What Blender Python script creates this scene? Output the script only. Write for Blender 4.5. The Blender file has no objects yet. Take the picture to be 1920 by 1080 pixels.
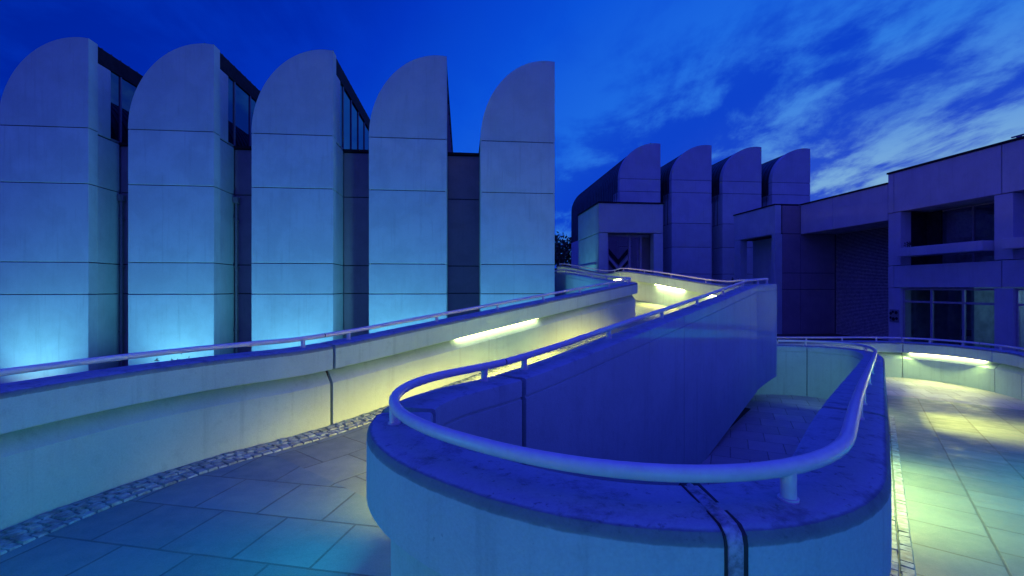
import bpy, bmesh, math, random
from mathutils import Vector
random.seed(7)
S = bpy.context.scene
COL = S.collection
PI = math.pi
EYE = 2.46                      # eye height above the ground; everything is built relative to the eye, then lifted

# ------------------------------------------------------------------ materials
def nmat(name):
    m = bpy.data.materials.new(name); m.use_nodes = True
    nt = m.node_tree
    return m, nt, nt.nodes['Principled BSDF']

def N(nt, t, **kw):
    n = nt.nodes.new(t)
    for k, v in kw.items():
        if k in n.inputs: n.inputs[k].default_value = v
        else: setattr(n, k, v)
    return n

def mathn(nt, op, a, b=None, c=None, clamp=False):
    n = nt.nodes.new('ShaderNodeMath'); n.operation = op; n.use_clamp = clamp
    for i, v in enumerate((a, b, c)):
        if v is None: continue
        if isinstance(v, (int, float)): n.inputs[i].default_value = v
        else: nt.links.new(v, n.inputs[i])
    return n.outputs[0]

def mixc(nt, fac, a, b, blend='MIX'):
    n = nt.nodes.new('ShaderNodeMix'); n.data_type = 'RGBA'; n.blend_type = blend
    for sock, v in ((n.inputs['Factor'], fac), (n.inputs['A'], a), (n.inputs['B'], b)):
        if isinstance(v, (int, float)): sock.default_value = v
        elif isinstance(v, tuple): sock.default_value = v + (1,) if len(v) == 3 else v
        else: nt.links.new(v, sock)
    return n.outputs['Result']

def maprange(nt, v, a, b, c=0, d=1, smooth=True):
    n = nt.nodes.new('ShaderNodeMapRange'); n.interpolation_type = 'SMOOTHSTEP' if smooth else 'LINEAR'
    nt.links.new(v, n.inputs['Value'])
    for k, x in (('From Min', a), ('From Max', b), ('To Min', c), ('To Max', d)): n.inputs[k].default_value = x
    return n.outputs['Result']

def noise(nt, vec, scale, detail=4, rough=.55, dist=0.0):
    n = nt.nodes.new('ShaderNodeTexNoise')
    n.inputs['Scale'].default_value = scale; n.inputs['Detail'].default_value = detail
    n.inputs['Roughness'].default_value = rough; n.inputs['Distortion'].default_value = dist
    if vec is not None: nt.links.new(vec, n.inputs['Vector'])
    return n.outputs['Fac']

def concrete(name, base, rim=False, streak=.25, mottle=.22, bump=.15, rough=.85, fine=90.0, tone=0.0):
    m, nt, p = nmat(name)
    tc = N(nt, 'ShaderNodeTexCoord')
    oc = tc.outputs['Object']
    big = noise(nt, oc, 1.3, 5, .6, .3)
    mid = noise(nt, oc, 9, 5, .65)
    fin = noise(nt, oc, fine, 3, .6)
    mp = N(nt, 'ShaderNodeMapping'); mp.inputs['Scale'].default_value = (7, 7, .35)
    nt.links.new(oc, mp.inputs['Vector'])
    stk = noise(nt, mp.outputs[0], 1.6, 5, .6)
    dark = tuple(c*.55 for c in base); light = tuple(min(1, c*1.12) for c in base)
    c = mixc(nt, maprange(nt, big, .35, .68), light, tuple(x*.93 for x in base))
    c = mixc(nt, mathn(nt, 'MULTIPLY', maprange(nt, mid, .5, .75), mottle), c, dark)
    c = mixc(nt, mathn(nt, 'MULTIPLY', maprange(nt, stk, .52, .78), streak), c, dark)
    pit = maprange(nt, noise(nt, oc, 38, 2, .5), .735, .77)
    c = mixc(nt, mathn(nt, 'MULTIPLY', pit, .45), c, tuple(x*.25 for x in base))
    if tone:
        rpi = N(nt, 'ShaderNodeNewGeometry').outputs['Random Per Island']
        c = mixc(nt, maprange(nt, rpi, 0, 1, 0, tone), c, dark)
    c = mixc(nt, .45 if rim else .3, c, mixc(nt, fin, tuple(x*.6 for x in base), tuple(min(1, x*1.3) for x in base)))
    if rim:
        at = N(nt, 'ShaderNodeAttribute', attribute_name='rim')
        f = at.outputs['Fac']
        wob = mathn(nt, 'ADD', f, mathn(nt, 'MULTIPLY', mathn(nt, 'SUBTRACT', noise(nt, oc, 22, 4, .6), .5), .55))
        c = mixc(nt, mathn(nt, 'MULTIPLY', maprange(nt, wob, .42, .85), .62), c, tuple(x*.16 for x in base))
        # dark blotches of algae on the weathered cap
        cap = N(nt, 'ShaderNodeAttribute', attribute_name='cap').outputs['Fac']
        bl = maprange(nt, noise(nt, oc, 6.5, 8, .75, .15), .47, .68)
        c = mixc(nt, mathn(nt, 'MULTIPLY', mathn(nt, 'MULTIPLY', bl, cap), .55), c, tuple(x*.2 for x in base))
        c = mixc(nt, mathn(nt, 'MULTIPLY', cap, .22), c, tuple(x*.2 for x in base))
        sp = maprange(nt, noise(nt, oc, 26, 3, .7), .6, .7)
        c = mixc(nt, mathn(nt, 'MULTIPLY', mathn(nt, 'MULTIPLY', sp, cap), .5), c, tuple(x*.2 for x in base))
    nt.links.new(c, p.inputs['Base Color'])
    p.inputs['Roughness'].default_value = rough
    p.inputs['Specular IOR Level'].default_value = .25
    b = N(nt, 'ShaderNodeBump'); b.inputs['Strength'].default_value = bump; b.inputs['Distance'].default_value = .02
    h = mathn(nt, 'ADD', mathn(nt, 'MULTIPLY', fin, .5), mathn(nt, 'SUBTRACT', mid, mathn(nt, 'MULTIPLY', pit, .8)))
    nt.links.new(h, b.inputs['Height']); nt.links.new(b.outputs[0], p.inputs['Normal'])
    return m

def plain(name, col, rough=.6, metal=0.0, spec=.5, var=.2, scale=12, bump=.0):
    m, nt, p = nmat(name)
    tc = N(nt, 'ShaderNodeTexCoord')
    n = noise(nt, tc.outputs['Object'], scale, 5, .6)
    c = mixc(nt, maprange(nt, n, .3, .7), tuple(x*(1-var) for x in col), tuple(min(1, x*(1+var)) for x in col))
    nt.links.new(c, p.inputs['Base Color'])
    p.inputs['Roughness'].default_value = rough; p.inputs['Metallic'].default_value = metal
    p.inputs['Specular IOR Level'].default_value = spec
    if bump:
        b = N(nt, 'ShaderNodeBump'); b.inputs['Strength'].default_value = bump; b.inputs['Distance'].default_value = .01
        nt.links.new(n, b.inputs['Height']); nt.links.new(b.outputs[0], p.inputs['Normal'])
    return m

def emit(name, col, s):
    m, nt, p = nmat(name)
    p.inputs['Base Color'].default_value = (.8, .8, .8, 1)
    p.inputs['Emission Color'].default_value = col + (1,)
    p.inputs['Emission Strength'].default_value = s
    return m

def slabs(name, rot, base, size=.52, loc=(0, 0, 0)):
    m, nt, p = nmat(name)
    tc = N(nt, 'ShaderNodeTexCoord'); oc = tc.outputs['Object']
    mp = N(nt, 'ShaderNodeMapping'); mp.inputs['Rotation'].default_value = (0, 0, rot); mp.inputs['Location'].default_value = loc
    nt.links.new(oc, mp.inputs['Vector'])
    br = N(nt, 'ShaderNodeTexBrick'); br.offset = .5; br.squash = 1
    br.inputs['Scale'].default_value = 1; br.inputs['Brick Width'].default_value = size; br.inputs['Row Height'].default_value = size
    br.inputs['Mortar Size'].default_value = .009; br.inputs['Mortar Smooth'].default_value = .15; br.inputs['Bias'].default_value = 0
    br.inputs['Color1'].default_value = tuple(c*.72 for c in base) + (1,); br.inputs['Color2'].default_value = tuple(c*1.25 for c in base) + (1,)
    br.inputs['Mortar'].default_value = tuple(c*.08 for c in base) + (1,)
    wob = N(nt, 'ShaderNodeTexNoise'); wob.inputs['Scale'].default_value = 3; nt.links.new(oc, wob.inputs['Vector'])
    va = N(nt, 'ShaderNodeVectorMath', operation='MULTIPLY_ADD'); nt.links.new(wob.outputs['Color'], va.inputs[0])
    va.inputs[1].default_value = (.012, .012, 0); nt.links.new(mp.outputs[0], va.inputs[2])
    nt.links.new(va.outputs[0], br.inputs['Vector'])
    c = br.outputs['Color']
    st = noise(nt, oc, 2.2, 6, .65, .4)
    c = mixc(nt, mathn(nt, 'MULTIPLY', maprange(nt, st, .45, .75), .5), c, tuple(x*.45 for x in base))
    gr = noise(nt, oc, 120, 4, .75)
    c = mixc(nt, .5, c, mixc(nt, gr, tuple(x*.3 for x in base), tuple(min(1, x*1.7) for x in base)))
    nt.links.new(c, p.inputs['Base Color'])
    r = maprange(nt, noise(nt, oc, 5, 4, .6), .3, .7, .42, .68)
    nt.links.new(r, p.inputs['Roughness'])
    p.inputs['Specular IOR Level'].default_value = .3
    b = N(nt, 'ShaderNodeBump'); b.inputs['Strength'].default_value = .45; b.inputs['Distance'].default_value = .012
    h = mathn(nt, 'SUBTRACT', mathn(nt, 'ADD', mathn(nt, 'MULTIPLY', gr, .35), mathn(nt, 'MULTIPLY', st, .5)), mathn(nt, 'MULTIPLY', br.outputs['Fac'], 1.6))
    nt.links.new(h, b.inputs['Height']); nt.links.new(b.outputs[0], p.inputs['Normal'])
    return m

CONC = (.37, .54, .52)
M = {}
M['ramp'] = concrete('ramp_concrete', CONC, rim=True, streak=.6, mottle=.35, bump=.3)
M['wall'] = concrete('panel_concrete', (.42, .57, .57), streak=.42, mottle=.12, bump=.08, fine=40, tone=.28)
M['wing'] = concrete('wing_concrete', (.50, .54, .58), streak=.42, mottle=.25, bump=.06, fine=40, tone=.2)
M['darkwall'] = concrete('recess_concrete', (.27, .24, .27), streak=.3, mottle=.2, bump=.06, fine=40)  # recess walls carry their shade in this darker concrete colour
M['gap'] = plain('joint_dark', (.07, .07, .08), .9, var=.3)
M['seal'] = plain('joint_sealant', (.022, .022, .026), .7, var=.4, scale=30)
M['lead'] = plain('joint_sheet', (.30, .33, .35), .5, var=.5, scale=35, bump=.4)
M['rail'] = plain('rail_paint', (.62, .63, .62), .30, 0, .5, .05, 25, .02)
M['roofm'] = plain('roof_metal', (.06, .06, .075), .45, .3, .5, .3, 3)
M['coping'] = plain('coping_metal', (.018, .018, .024), .75, .0, .15, .3, 5)
M['frame'] = plain('window_frame', (.22, .23, .25), .4, .2, .5, .1)
M['frame_dark'] = plain('window_frame_dark', (.04, .04, .05), .4, .2, .5, .1)
M['frame_pale'] = plain('window_frame_pale', (.34, .34, .38), .45, .1, .5, .1)
M['blind'] = plain('blind_slats', (.55, .53, .58), .5, .2, .5, .25, 9)
M['interior'] = plain('room_walls', (.36, .46, .48), .8, var=.3, scale=2)
M['furn'] = plain('furniture', (.30, .32, .33), .4, .3)
M['black'] = plain('dark_void', (.01, .01, .012), .9)
M['lamp'] = emit('strip_lamp', (1.0, .86, .36), 9)
M['lampg'] = M['lamp']
M['lampu'] = emit('strip_lamp_bridge', (1.0, .86, .36), 30)
M['fillc'] = emit('strip_fill_cool', (.12, .72, 1.0), 4)  # teal fill light; strips of this kind are added and out of sight
M['flood'] = plain('floodlight_metal', (.05, .05, .05), .5, .3)
M['deck'] = slabs('paving_landing', math.radians(11), (.105, .205, .225), .52, (.1, .16, 0))
M['deck_arm'] = slabs('paving_ramp', math.radians(-51.7), (.13, .22, .215), .52, (.0, .07, 0))
M['court'] = slabs('paving_court', math.radians(25), (.38, .40, .39), .5)
M['cobble'] = plain('granite_setts', (.18, .275, .29), .55, 0, .5, .5, 14, .5)
M['bark'] = plain('bark', (.06, .05, .045), .9, var=.4, scale=20)
M['leaf'] = plain('leaves', (.035, .06, .03), .7, var=.5, scale=3)

def glass(name, tint, alpha, refl=.9):
    m, nt, p = nmat(name)
    out = nt.nodes['Material Output']
    g = N(nt, 'ShaderNodeBsdfGlossy'); g.inputs['Roughness'].default_value = .015; g.inputs['Color'].default_value = (refl, refl, refl*1.05, 1)
    t = N(nt, 'ShaderNodeBsdfTransparent'); t.inputs['Color'].default_value = tint + (1,)
    fr = N(nt, 'ShaderNodeLayerWeight'); fr.inputs['Blend'].default_value = .5
    f = mathn(nt, 'ADD', mathn(nt, 'MULTIPLY', mathn(nt, 'POWER', fr.outputs['Facing'], 4), .8), alpha, clamp=True)
    mx = N(nt, 'ShaderNodeMixShader'); nt.links.new(f, mx.inputs[0]); nt.links.new(t.outputs[0], mx.inputs[1]); nt.links.new(g.outputs[0], mx.inputs[2])
    nt.links.new(mx.outputs[0], out.inputs['Surface'])
    return m
M['glass'] = glass('window_glass', (.82, .86, .86), .05)
M['glass_refl'] = glass('clerestory_glass', (.08, .09, .1), .5, .38)

def ground_mat():
    m, nt, p = nmat('earth')
    tc = N(nt, 'ShaderNodeTexCoord'); oc = tc.outputs['Object']
    n = noise(nt, oc, .6, 8, .7); n2 = noise(nt, oc, 14, 5, .7)
    c = mixc(nt, maprange(nt, n, .35, .65), (.05, .06, .035), (.10, .10, .08))
    c = mixc(nt, mathn(nt, 'MULTIPLY', n2, .6), c, (.03, .04, .02))
    nt.links.new(c, p.inputs['Base Color']); p.inputs['Roughness'].default_value = .95
    b = N(nt, 'ShaderNodeBump'); b.inputs['Strength'].default_value = .5
    nt.links.new(n2, b.inputs['Height']); nt.links.new(b.outputs[0], p.inputs['Normal'])
    return m
M['ground'] = ground_mat()

# ------------------------------------------------------------------ object helpers
def obj(name, bm, mat, parent=None, smooth=None, kind=None):
    bmesh.ops.recalc_face_normals(bm, faces=bm.faces)
    me = bpy.data.meshes.new(name); bm.to_mesh(me); bm.free()
    for x in (mat if isinstance(mat, (list, tuple)) else [mat]): me.materials.append(x)
    if smooth:
        for f in me.polygons: f.use_smooth = True
        me.set_sharp_from_angle(angle=math.radians(smooth))
    o = bpy.data.objects.new(name, me); COL.objects.link(o)
    if parent is not None:
        o.parent = parent
        wl = Vector((0, 0, 0)); q = parent
        while q is not None: wl += q.location; q = q.parent
        o.location = -wl
    if kind: o['kind'] = kind
    return o

def tag(o, label, cat, group=None):
    o['label'] = label; o['category'] = cat
    if group: o['group'] = group
    return o

def thing(name, label, cat, loc, group=None):
    o = bpy.data.objects.new(name, None); COL.objects.link(o); o.location = loc; o.empty_display_size = .2
    return tag(o, label, cat, group)

def prism_pts(bm, pts_a, pts_b):
    """closed solid between two polygons of equal length (world points)"""
    va = [bm.verts.new(p) for p in pts_a]; vb = [bm.verts.new(p) for p in pts_b]
    n = len(va)
    bm.faces.new(va); bm.faces.new(list(reversed(vb)))
    for i in range(n):
        j = (i+1) % n
        bm.faces.new((va[j], va[i], vb[i], vb[j]))

class Frame:
    """local frame: s along the facade, d into the depth, z up"""
    def __init__(self, o, e, d): self.o = Vector(o); self.e = Vector(e).normalized(); self.d = Vector(d).normalized()
    def __call__(self, s, d, z): 
        p = self.o + self.e*s + self.d*d
        return Vector((p.x, p.y, z))

def fbox(bm, F, s0, s1, d0, d1, z0, z1, bev=0.0):
    q = [F(s0, d0, z0), F(s1, d0, z0), F(s1, d1, z0), F(s0, d1, z0)]
    r = [F(s0, d0, z1), F(s1, d0, z1), F(s1, d1, z1), F(s0, d1, z1)]
    if bev <= 0:
        prism_pts(bm, q, r); return
    b2 = bmesh.new(); prism_pts(b2, q, r)
    bmesh.ops.bevel(b2, geom=b2.edges[:], offset=bev, segments=1, affect='EDGES')
    me = bpy.data.meshes.new('t'); b2.to_mesh(me); b2.free(); bm.from_mesh(me); bpy.data.meshes.remove(me)

def cyl(bm, p0, p1, r0, r1=None, seg=12):
    r1 = r0 if r1 is None else r1
    p0 = Vector(p0); p1 = Vector(p1); ax = (p1-p0).normalized()
    u = ax.orthogonal().normalized(); v = ax.cross(u)
    A = [p0 + (u*math.cos(2*PI*k/seg) + v*math.sin(2*PI*k/seg))*r0 for k in range(seg)]
    B = [p1 + (u*math.cos(2*PI*k/seg) + v*math.sin(2*PI*k/seg))*r1 for k in range(seg)]
    prism_pts(bm, A, B)

# ------------------------------------------------------------------ the ramp: plan in (a, p): a along the arms, p across
AX = Vector((.62, .785)); AX.normalize(); PX = Vector((AX.y, -AX.x))
CA, CP = 2.15, -1.15                                  # centre of the turn
def ap(a, p): v = AX*a + PX*p; return v.x, v.y
def toap(x, y): v = Vector((x, y)); return v.dot(AX), v.dot(PX)
ZT = -.67                                             # parapet top on the landing
H = .95                                               # parapet height
def ramp_up(a): t = max(0.0, a-2.5); return ZT + .094*(t*t/(t+.5))* (1 + .06*0) if t < 1 else ZT + .094*(1/1.5 + (t-1)*1.0)
def ramp_dn(a):
    t = max(0.0, a-2.5)
    z = ZT - .074*(t*t/(t+.5) if t < 1 else (1/1.5 + (t-1)))
    return max(z, -1.47)

def lift(a): t = min(1, max(0, (8.5-a)/5)); return .024*t*t*(3-2*t)

class Path:
    """dense polyline with top heights and bottoms; arc-length access"""
    def __init__(self, pts):
        self.p = [Vector(q[:3]) for q in pts]; self.b = [q[3] for q in pts]
        self.s = [0.0]
        for i in range(1, len(pts)): self.s.append(self.s[-1] + (self.p[i].xy-self.p[i-1].xy).length)
        self.L = self.s[-1]
    def at(self, s):
        s = min(max(s, 0), self.L)
        for i in range(1, len(self.s)):
            if s <= self.s[i] + 1e-9:
                d = self.s[i]-self.s[i-1]; t = (s-self.s[i-1])/d if d > 1e-9 else 0
                return self.p[i-1].lerp(self.p[i], t), self.b[i-1]*(1-t)+self.b[i]*t
        return self.p[-1], self.b[-1]
    def nor(self, s, h=.06):
        t = self.at(s+h)[0].xy - self.at(s-h)[0].xy
        t.normalize(); return Vector((t.y, -t.x))
    def near(self, x, y):
        q = Vector((x, y)); best = (1e9, 0)
        n = int(self.L/.02)
        for k in range(n+1):
            s = k*self.L/n; d = (self.at(s)[0].xy-q).length
            if d < best[0]: best = (d, s)
        return best[1]
    def samples(self, s0, s1, step=.12):
        r = [s0] + [s for s in self.s if s0+.01 < s < s1-.01] + [s1]
        out = [r[0]]
        for x in r[1:]:
            n = max(1, int((x-out[-1])/step + .5)); a0 = out[-1]
            for k in range(1, n+1): out.append(a0 + (x-a0)*k/n)
        return out

def smooth_poly(ctrl, n=10):
    """Catmull-Rom through control points of any dimension"""
    out = []
    P = [ctrl[0]] + list(ctrl) + [ctrl[-1]]
    for i in range(1, len(P)-2):
        for k in range(n):
            t = k/n; q = []
            for j in range(len(ctrl[0])):
                p0, p1, p2, p3 = P[i-1][j], P[i][j], P[i+1][j], P[i+2][j]
                q.append(.5*((2*p1)+(-p0+p2)*t+(2*p0-5*p1+4*p2-p3)*t*t+(-p0+3*p1-3*p2+p3)*t**3))
            out.append(tuple(q))
    out.append(tuple(ctrl[-1])); return out

HW = .18
# profile: (offset, dz, mode, rim, cap); mode r = relative to the top, b = bottom of wall
PROF = [(-HW, 0, 'b', 0, 0), (-HW, -.142, 'r', 0, 0), (-HW+.014, -.136, 'r', .3, 0), (-HW+.014, -.124, 'r', .3, 0), (-HW, -.118, 'r', 0, 0),
        (-HW, -.02, 'r', .25, .3), (-HW+.006, -.006, 'r', .4, .7), (-HW+.02, 0, 'r', .2, 1), (-.09, 0, 'r', 0, 1), (.0, .004, 'r', 0, 1), (.09, 0, 'r', .0, 1), (HW-.04, -.003, 'r', .12, 1),
        (HW-.014, -.012, 'r', .85, 1), (HW-.003, -.028, 'r', 1, .8), (HW, -.044, 'r', .75, 0), (HW, -.058, 'r', 0, 0), (HW, -.272, 'r', 0, 0), (HW-.008, -.28, 'r', .15, 0),
        (HW-.19, -.283, 'r', 0, 0), (HW-.19, -.292, 'r', 0, 0), (HW-.175, -.300, 'r', 0, 0), (HW-.055, -.45, 'r', 0, 0), (HW-.055, 0, 'b', 0, 0)]
PROF_OUT = PROF
PROF_IN = [(o-.055 if o > .085 else o, dz-.04 if dz < -.2 else dz) + tuple(q) for o, dz, *q in PROF[:-3]] + [(HW-.20, -.340, 'r', 0, 0), (HW-.165, -.45, 'r', 0, 0), (HW-.165, 0, 'b', 0, 0)]

def sweep(name, path, s0, s1, prof, mat, parent, inset=0.0, step=.12, zoff=0.0):
    bm = bmesh.new()
    rim = bm.verts.layers.float.new('rim'); cap = bm.verts.layers.float.new('cap')
    rings = []
    for s in path.samples(s0, s1, step):
        p, b = path.at(s); n = path.nor(s); ring = []
        for (o, dz, mode, rm, cp) in prof:
            oo = o - math.copysign(min(inset, abs(o)), o) if inset else o
            z = b if mode == 'b' else p.z + dz - (inset if dz > -.2 else 0) + zoff
            if mode == 'r': z = max(z, b + .001*(1+abs(dz)))
            v = bm.verts.new((p.x+n.x*oo, p.y+n.y*oo, z)); v[rim] = rm; v[cap] = cp; ring.append(v)
        rings.append(ring)
    k = len(prof)
    for A, B in zip(rings, rings[1:]):
        for i in range(k):
            j = (i+1) % k
            bm.faces.new((A[i], A[j], B[j], B[i]))
    bm.faces.new(rings[0]); bm.faces.new(list(reversed(rings[-1])))
    return obj(name, bm, mat, parent, smooth=32)

def tube(name, path, s0, s1, r, dz, mat, parent, seg=18, off=0.0):
    bm = bmesh.new(); rings = []
    for s in path.samples(s0, s1, .08):
        p, _ = path.at(s); n = path.nor(s)
        c = Vector((p.x+n.x*off, p.y+n.y*off, p.z+dz)); N3 = Vector((n.x, n.y, 0))
        rings.append([bm.verts.new(c + N3*(r*math.cos(2*PI*k/seg)) + Vector((0, 0, r*math.sin(2*PI*k/seg)))) for k in range(seg)])
    for A, B in zip(rings, rings[1:]):
        for i in range(seg):
            j = (i+1) % seg; bm.faces.new((A[i], A[j], B[j], B[i]))
    bm.faces.new(rings[0]); bm.faces.new(list(reversed(rings[-1])))
    return obj(name, bm, mat, parent, smooth=40)

RD, RH = .0255, .102
LAMP_PITCH, LAMP_SPREAD, LAMP_W = 44, 90, 29
def parapet(root, path, joints, railcuts, posts, lamps, lampmat='lamp', gaps=None, PROF=PROF):
    js = [0.0] + sorted(joints) + [path.L]
    for i in range(len(js)-1):
        g0 = 0 if i == 0 else (gaps or {}).get(js[i], .008)
        g1 = 0 if i == len(js)-2 else (gaps or {}).get(js[i+1], .008)
        sweep('parapet_section', path, js[i]+g0, js[i+1]-g1, PROF, M['ramp'], root)
    for j in joints:
        gj = (gaps or {}).get(j, .008) + .006
        sweep('joint_seal', path, j-gj, j+gj, PROF, M['seal'], root, inset=.075)
    rs = [0.03] + sorted(railcuts) + [path.L-.03]
    rails = []
    for i in range(len(rs)-1):
        rails.append((rs[i], rs[i+1], tube('handrail', path, rs[i]+.007, rs[i+1]-.007, RD, RH, M['rail'], root)))
        if i: tube('rail_sleeve', path, rs[i]-.03, rs[i]+.03, RD*.86, RH, M['seal'], root)
    for s in posts:
        p, _ = path.at(s)
        r = next((r for r in rails if r[0] <= s <= r[1]), rails[-1])[2]
        bm = bmesh.new(); cyl(bm, (p.x, p.y, p.z-.004), (p.x, p.y, p.z+RH-.012), .023, seg=16)
        cyl(bm, (p.x, p.y, p.z-.004), (p.x, p.y, p.z+.010), .030, seg=16)
        obj('post', bm, M['rail'], r, smooth=40)
    dl = -.04 if PROF is not PROF_OUT else 0
    LP = [(HW-.186, -.2845+dl, 'r', 0, 0), (HW-.08, -.2845+dl, 'r', 0, 0), (HW-.08, -.302+dl, 'r', 0, 0), (HW-.12, -.302+dl, 'r', 0, 0), (HW-.186, -.2915+dl, 'r', 0, 0)]
    for l in lamps:
        kind = l[2] if len(l) > 2 else 'lamp'
        s0, s1 = min(l[0], l[1]), max(l[0], l[1])
        st = sweep('strip_light', path, s0, s1, LP, M[kind], root)
        e = (l[3] if len(l) > 3 else 1.0)
        if e <= 0: continue
        sm = (s0+s1)/2; pm, _ = path.at(sm); n = path.nor(sm); t = path.at(s1)[0]-path.at(s0)[0]
        ln = t.length; t.normalize(); n3 = Vector((n.x, n.y, 0)); n3 = (n3 - t*n3.dot(t)).normalized(); up = n3.cross(t)
        if up.z < 0: up = -up
        pitch = math.radians(l[4] if len(l) > 4 else LAMP_PITCH)
        zax = -(n3*math.cos(pitch) - up*math.sin(pitch)); xax = t; yax = zax.cross(xax)
        al = bpy.data.lights.new('strip_lamp', 'AREA'); al.shape = 'RECTANGLE'; al.size = ln; al.size_y = .05
        al.spread = math.radians(l[5] if len(l) > 5 else LAMP_SPREAD)
        al.color = (1.08, .74, .12) if kind in ('lamp', 'lampu') else (.74, .80, .22) if kind == 'lampg' else (.02, .60, .70)  # last colour is for the added teal fill strips
        al.energy = LAMP_W*ln*e
        ao = bpy.data.objects.new('strip_lamp', al); COL.objects.link(ao)
        mid = (path.at(s0)[0]+path.at(s1)[0])*.5
        from mathutils import Matrix
        mt = Matrix((xax, yax, zax)).transposed().to_4x4()
        mt.translation = mid + n3*(HW-.045) + Vector((0, 0, -.325+dl))
        ao.matrix_world = mt

# --- inner parapet: from the upper bridge down the left arm, round the nose, up the far side of the right arm
GZ = -EYE
inner = []
bridge_r = [(2.3, 22.9, 1.06, -.4), (2.62, 22.3, 1.02, -.4), (4.15, 20.7, .66, -.6), (4.33, 18.2, .66, -.6), (4.95, 16.2, .46, -.8), (5.88, 13.5, .11, -1.2), (5.93, 12.2, .10, -1.4)]
for i, q in enumerate(bridge_r): pass
endarm = ap(10.55, CP-1.015)
inner += smooth_poly(bridge_r, 8) + [(5.75, 11.2, .09, -1.7), (5.36, 9.86, .088, -1.83)]
def under(a): return GZ-.05 if a < 6.9 else GZ + (a-6.9)*.105
for k in range(0, 85):
    a = 10.55 - k*.1
    inner.append(ap(a, CP-1.015) + (ramp_up(a)+lift(a), under(a)))
n_turn = 40
for k in range(n_turn+1):
    f = -PI/2 + PI*k/n_turn
    cf_, sf_ = math.cos(f), math.sin(f); q_ = 2/2.25
    a, p = CA - .94*max(cf_, 0)**q_, CP + .0175 + 1.0325*math.copysign(abs(sf_)**q_, sf_)
    inner.append(ap(a, p) + (ZT+lift(a), GZ-.05))
for k in range(1, 89):
    a = CA + k*.1
    inner.append(ap(a, CP+1.05) + (ramp_dn(a)+lift(a), GZ-.05))
aend = CA + 8.8; e0 = ap(aend, CP+1.05)
zc = ramp_dn(aend)
far = [(e0[0], e0[1], zc, GZ-.05), (7.12, 9.32, zc-.02, GZ-.05), (7.30, 9.95, zc-.03, GZ-.05), (7.0, 10.6, zc-.05, GZ-.05), (6.3, 10.95, zc-.06, GZ-.05), (5.3, 11.0, zc-.07, GZ-.05), (3.6, 11.0, zc-.08, GZ-.05)]
inner += smooth_poly(far, 8)[1:]
IN = Path(inner)
def s_in(a, p): return IN.near(*ap(a, p))
sl = lambda a: s_in(a, CP-1.015)
sr = lambda a: s_in(a, CP+1.05)
root_in = thing('ramp_parapet', 'U-shaped concrete parapet with round blue-lit nose in the foreground', 'parapet wall', ap(CA, CP-1)+(GZ,))
def s_ang(x, y): return IN.near(x, y)
jn1 = s_ang(.43-.99, 2.40+.09)
jn2 = s_ang(.43+.155, 2.40-1.0)
posts_in = [sl(2.43)] + [sl(2.89+1.43*t) for t in range(6)] + [s_ang(-.568, 2.23), s_ang(.80, 1.55)] + [sr(2.93), sr(3.47)] + [sr(3.47+1.43*t) for t in range(1, 6)]
posts_in += [IN.near(7.22, 9.6), IN.near(6.75, 10.78), IN.near(6.2, 10.97), IN.near(5.5, 11)]
posts_in += [IN.near(x, y) for x, y in ((5.36, 9.9), (5.6, 10.7), (5.93, 12.0), (5.75, 13.9), (5.2, 15.4), (4.75, 16.8), (4.33, 18.2), (4.2, 19.6), (3.9, 21.0), (3.1, 21.8))]
JL = sl(2.66); JR = sr(3.2)
in_lamps = [(sl(9.3), sl(7.2), 'lamp', 2.2), (sl(5.5), sl(3.1), 'lamp', 2.3), (sr(4.3), sr(6.6), 'lampg', .55, 56, 160), (sr(9.4), sr(11.3), 'lamp', 1.6, 14, 80)]
fa = lambda f: IN.near(*ap(CA-math.cos(f), CP+math.sin(f)))
in_lamps += [(fa(-1.4), fa(-.85), 'fillc', .33, 22, 100), (sl(2.9), sl(2.2), 'lamp', .7)]  # the cool strip is added on the hidden side of the nose as fill
in_lamps += [(IN.near(5.0, 16.1), IN.near(5.42, 14.8), 'lampu'), (IN.near(5.75, 13.85), IN.near(5.88, 13.3), 'lampu'), (IN.near(4.33, 18.2), IN.near(4.22, 19.6), 'lampu'), (IN.near(2.35, 22.8), IN.near(3.2, 21.7), 'lampu')]
parapet(root_in, IN, [sl(6.05), JL, jn1, JR, IN.near(6.75, 10.75), IN.near(4.33, 18.2), sl(10.45)], [JL, JR, sl(7.0), IN.near(6.2, 10.97)],
        posts_in, in_lamps, PROF=PROF_IN, gaps={JL: .026, JR: .034, jn1: .045})
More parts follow.
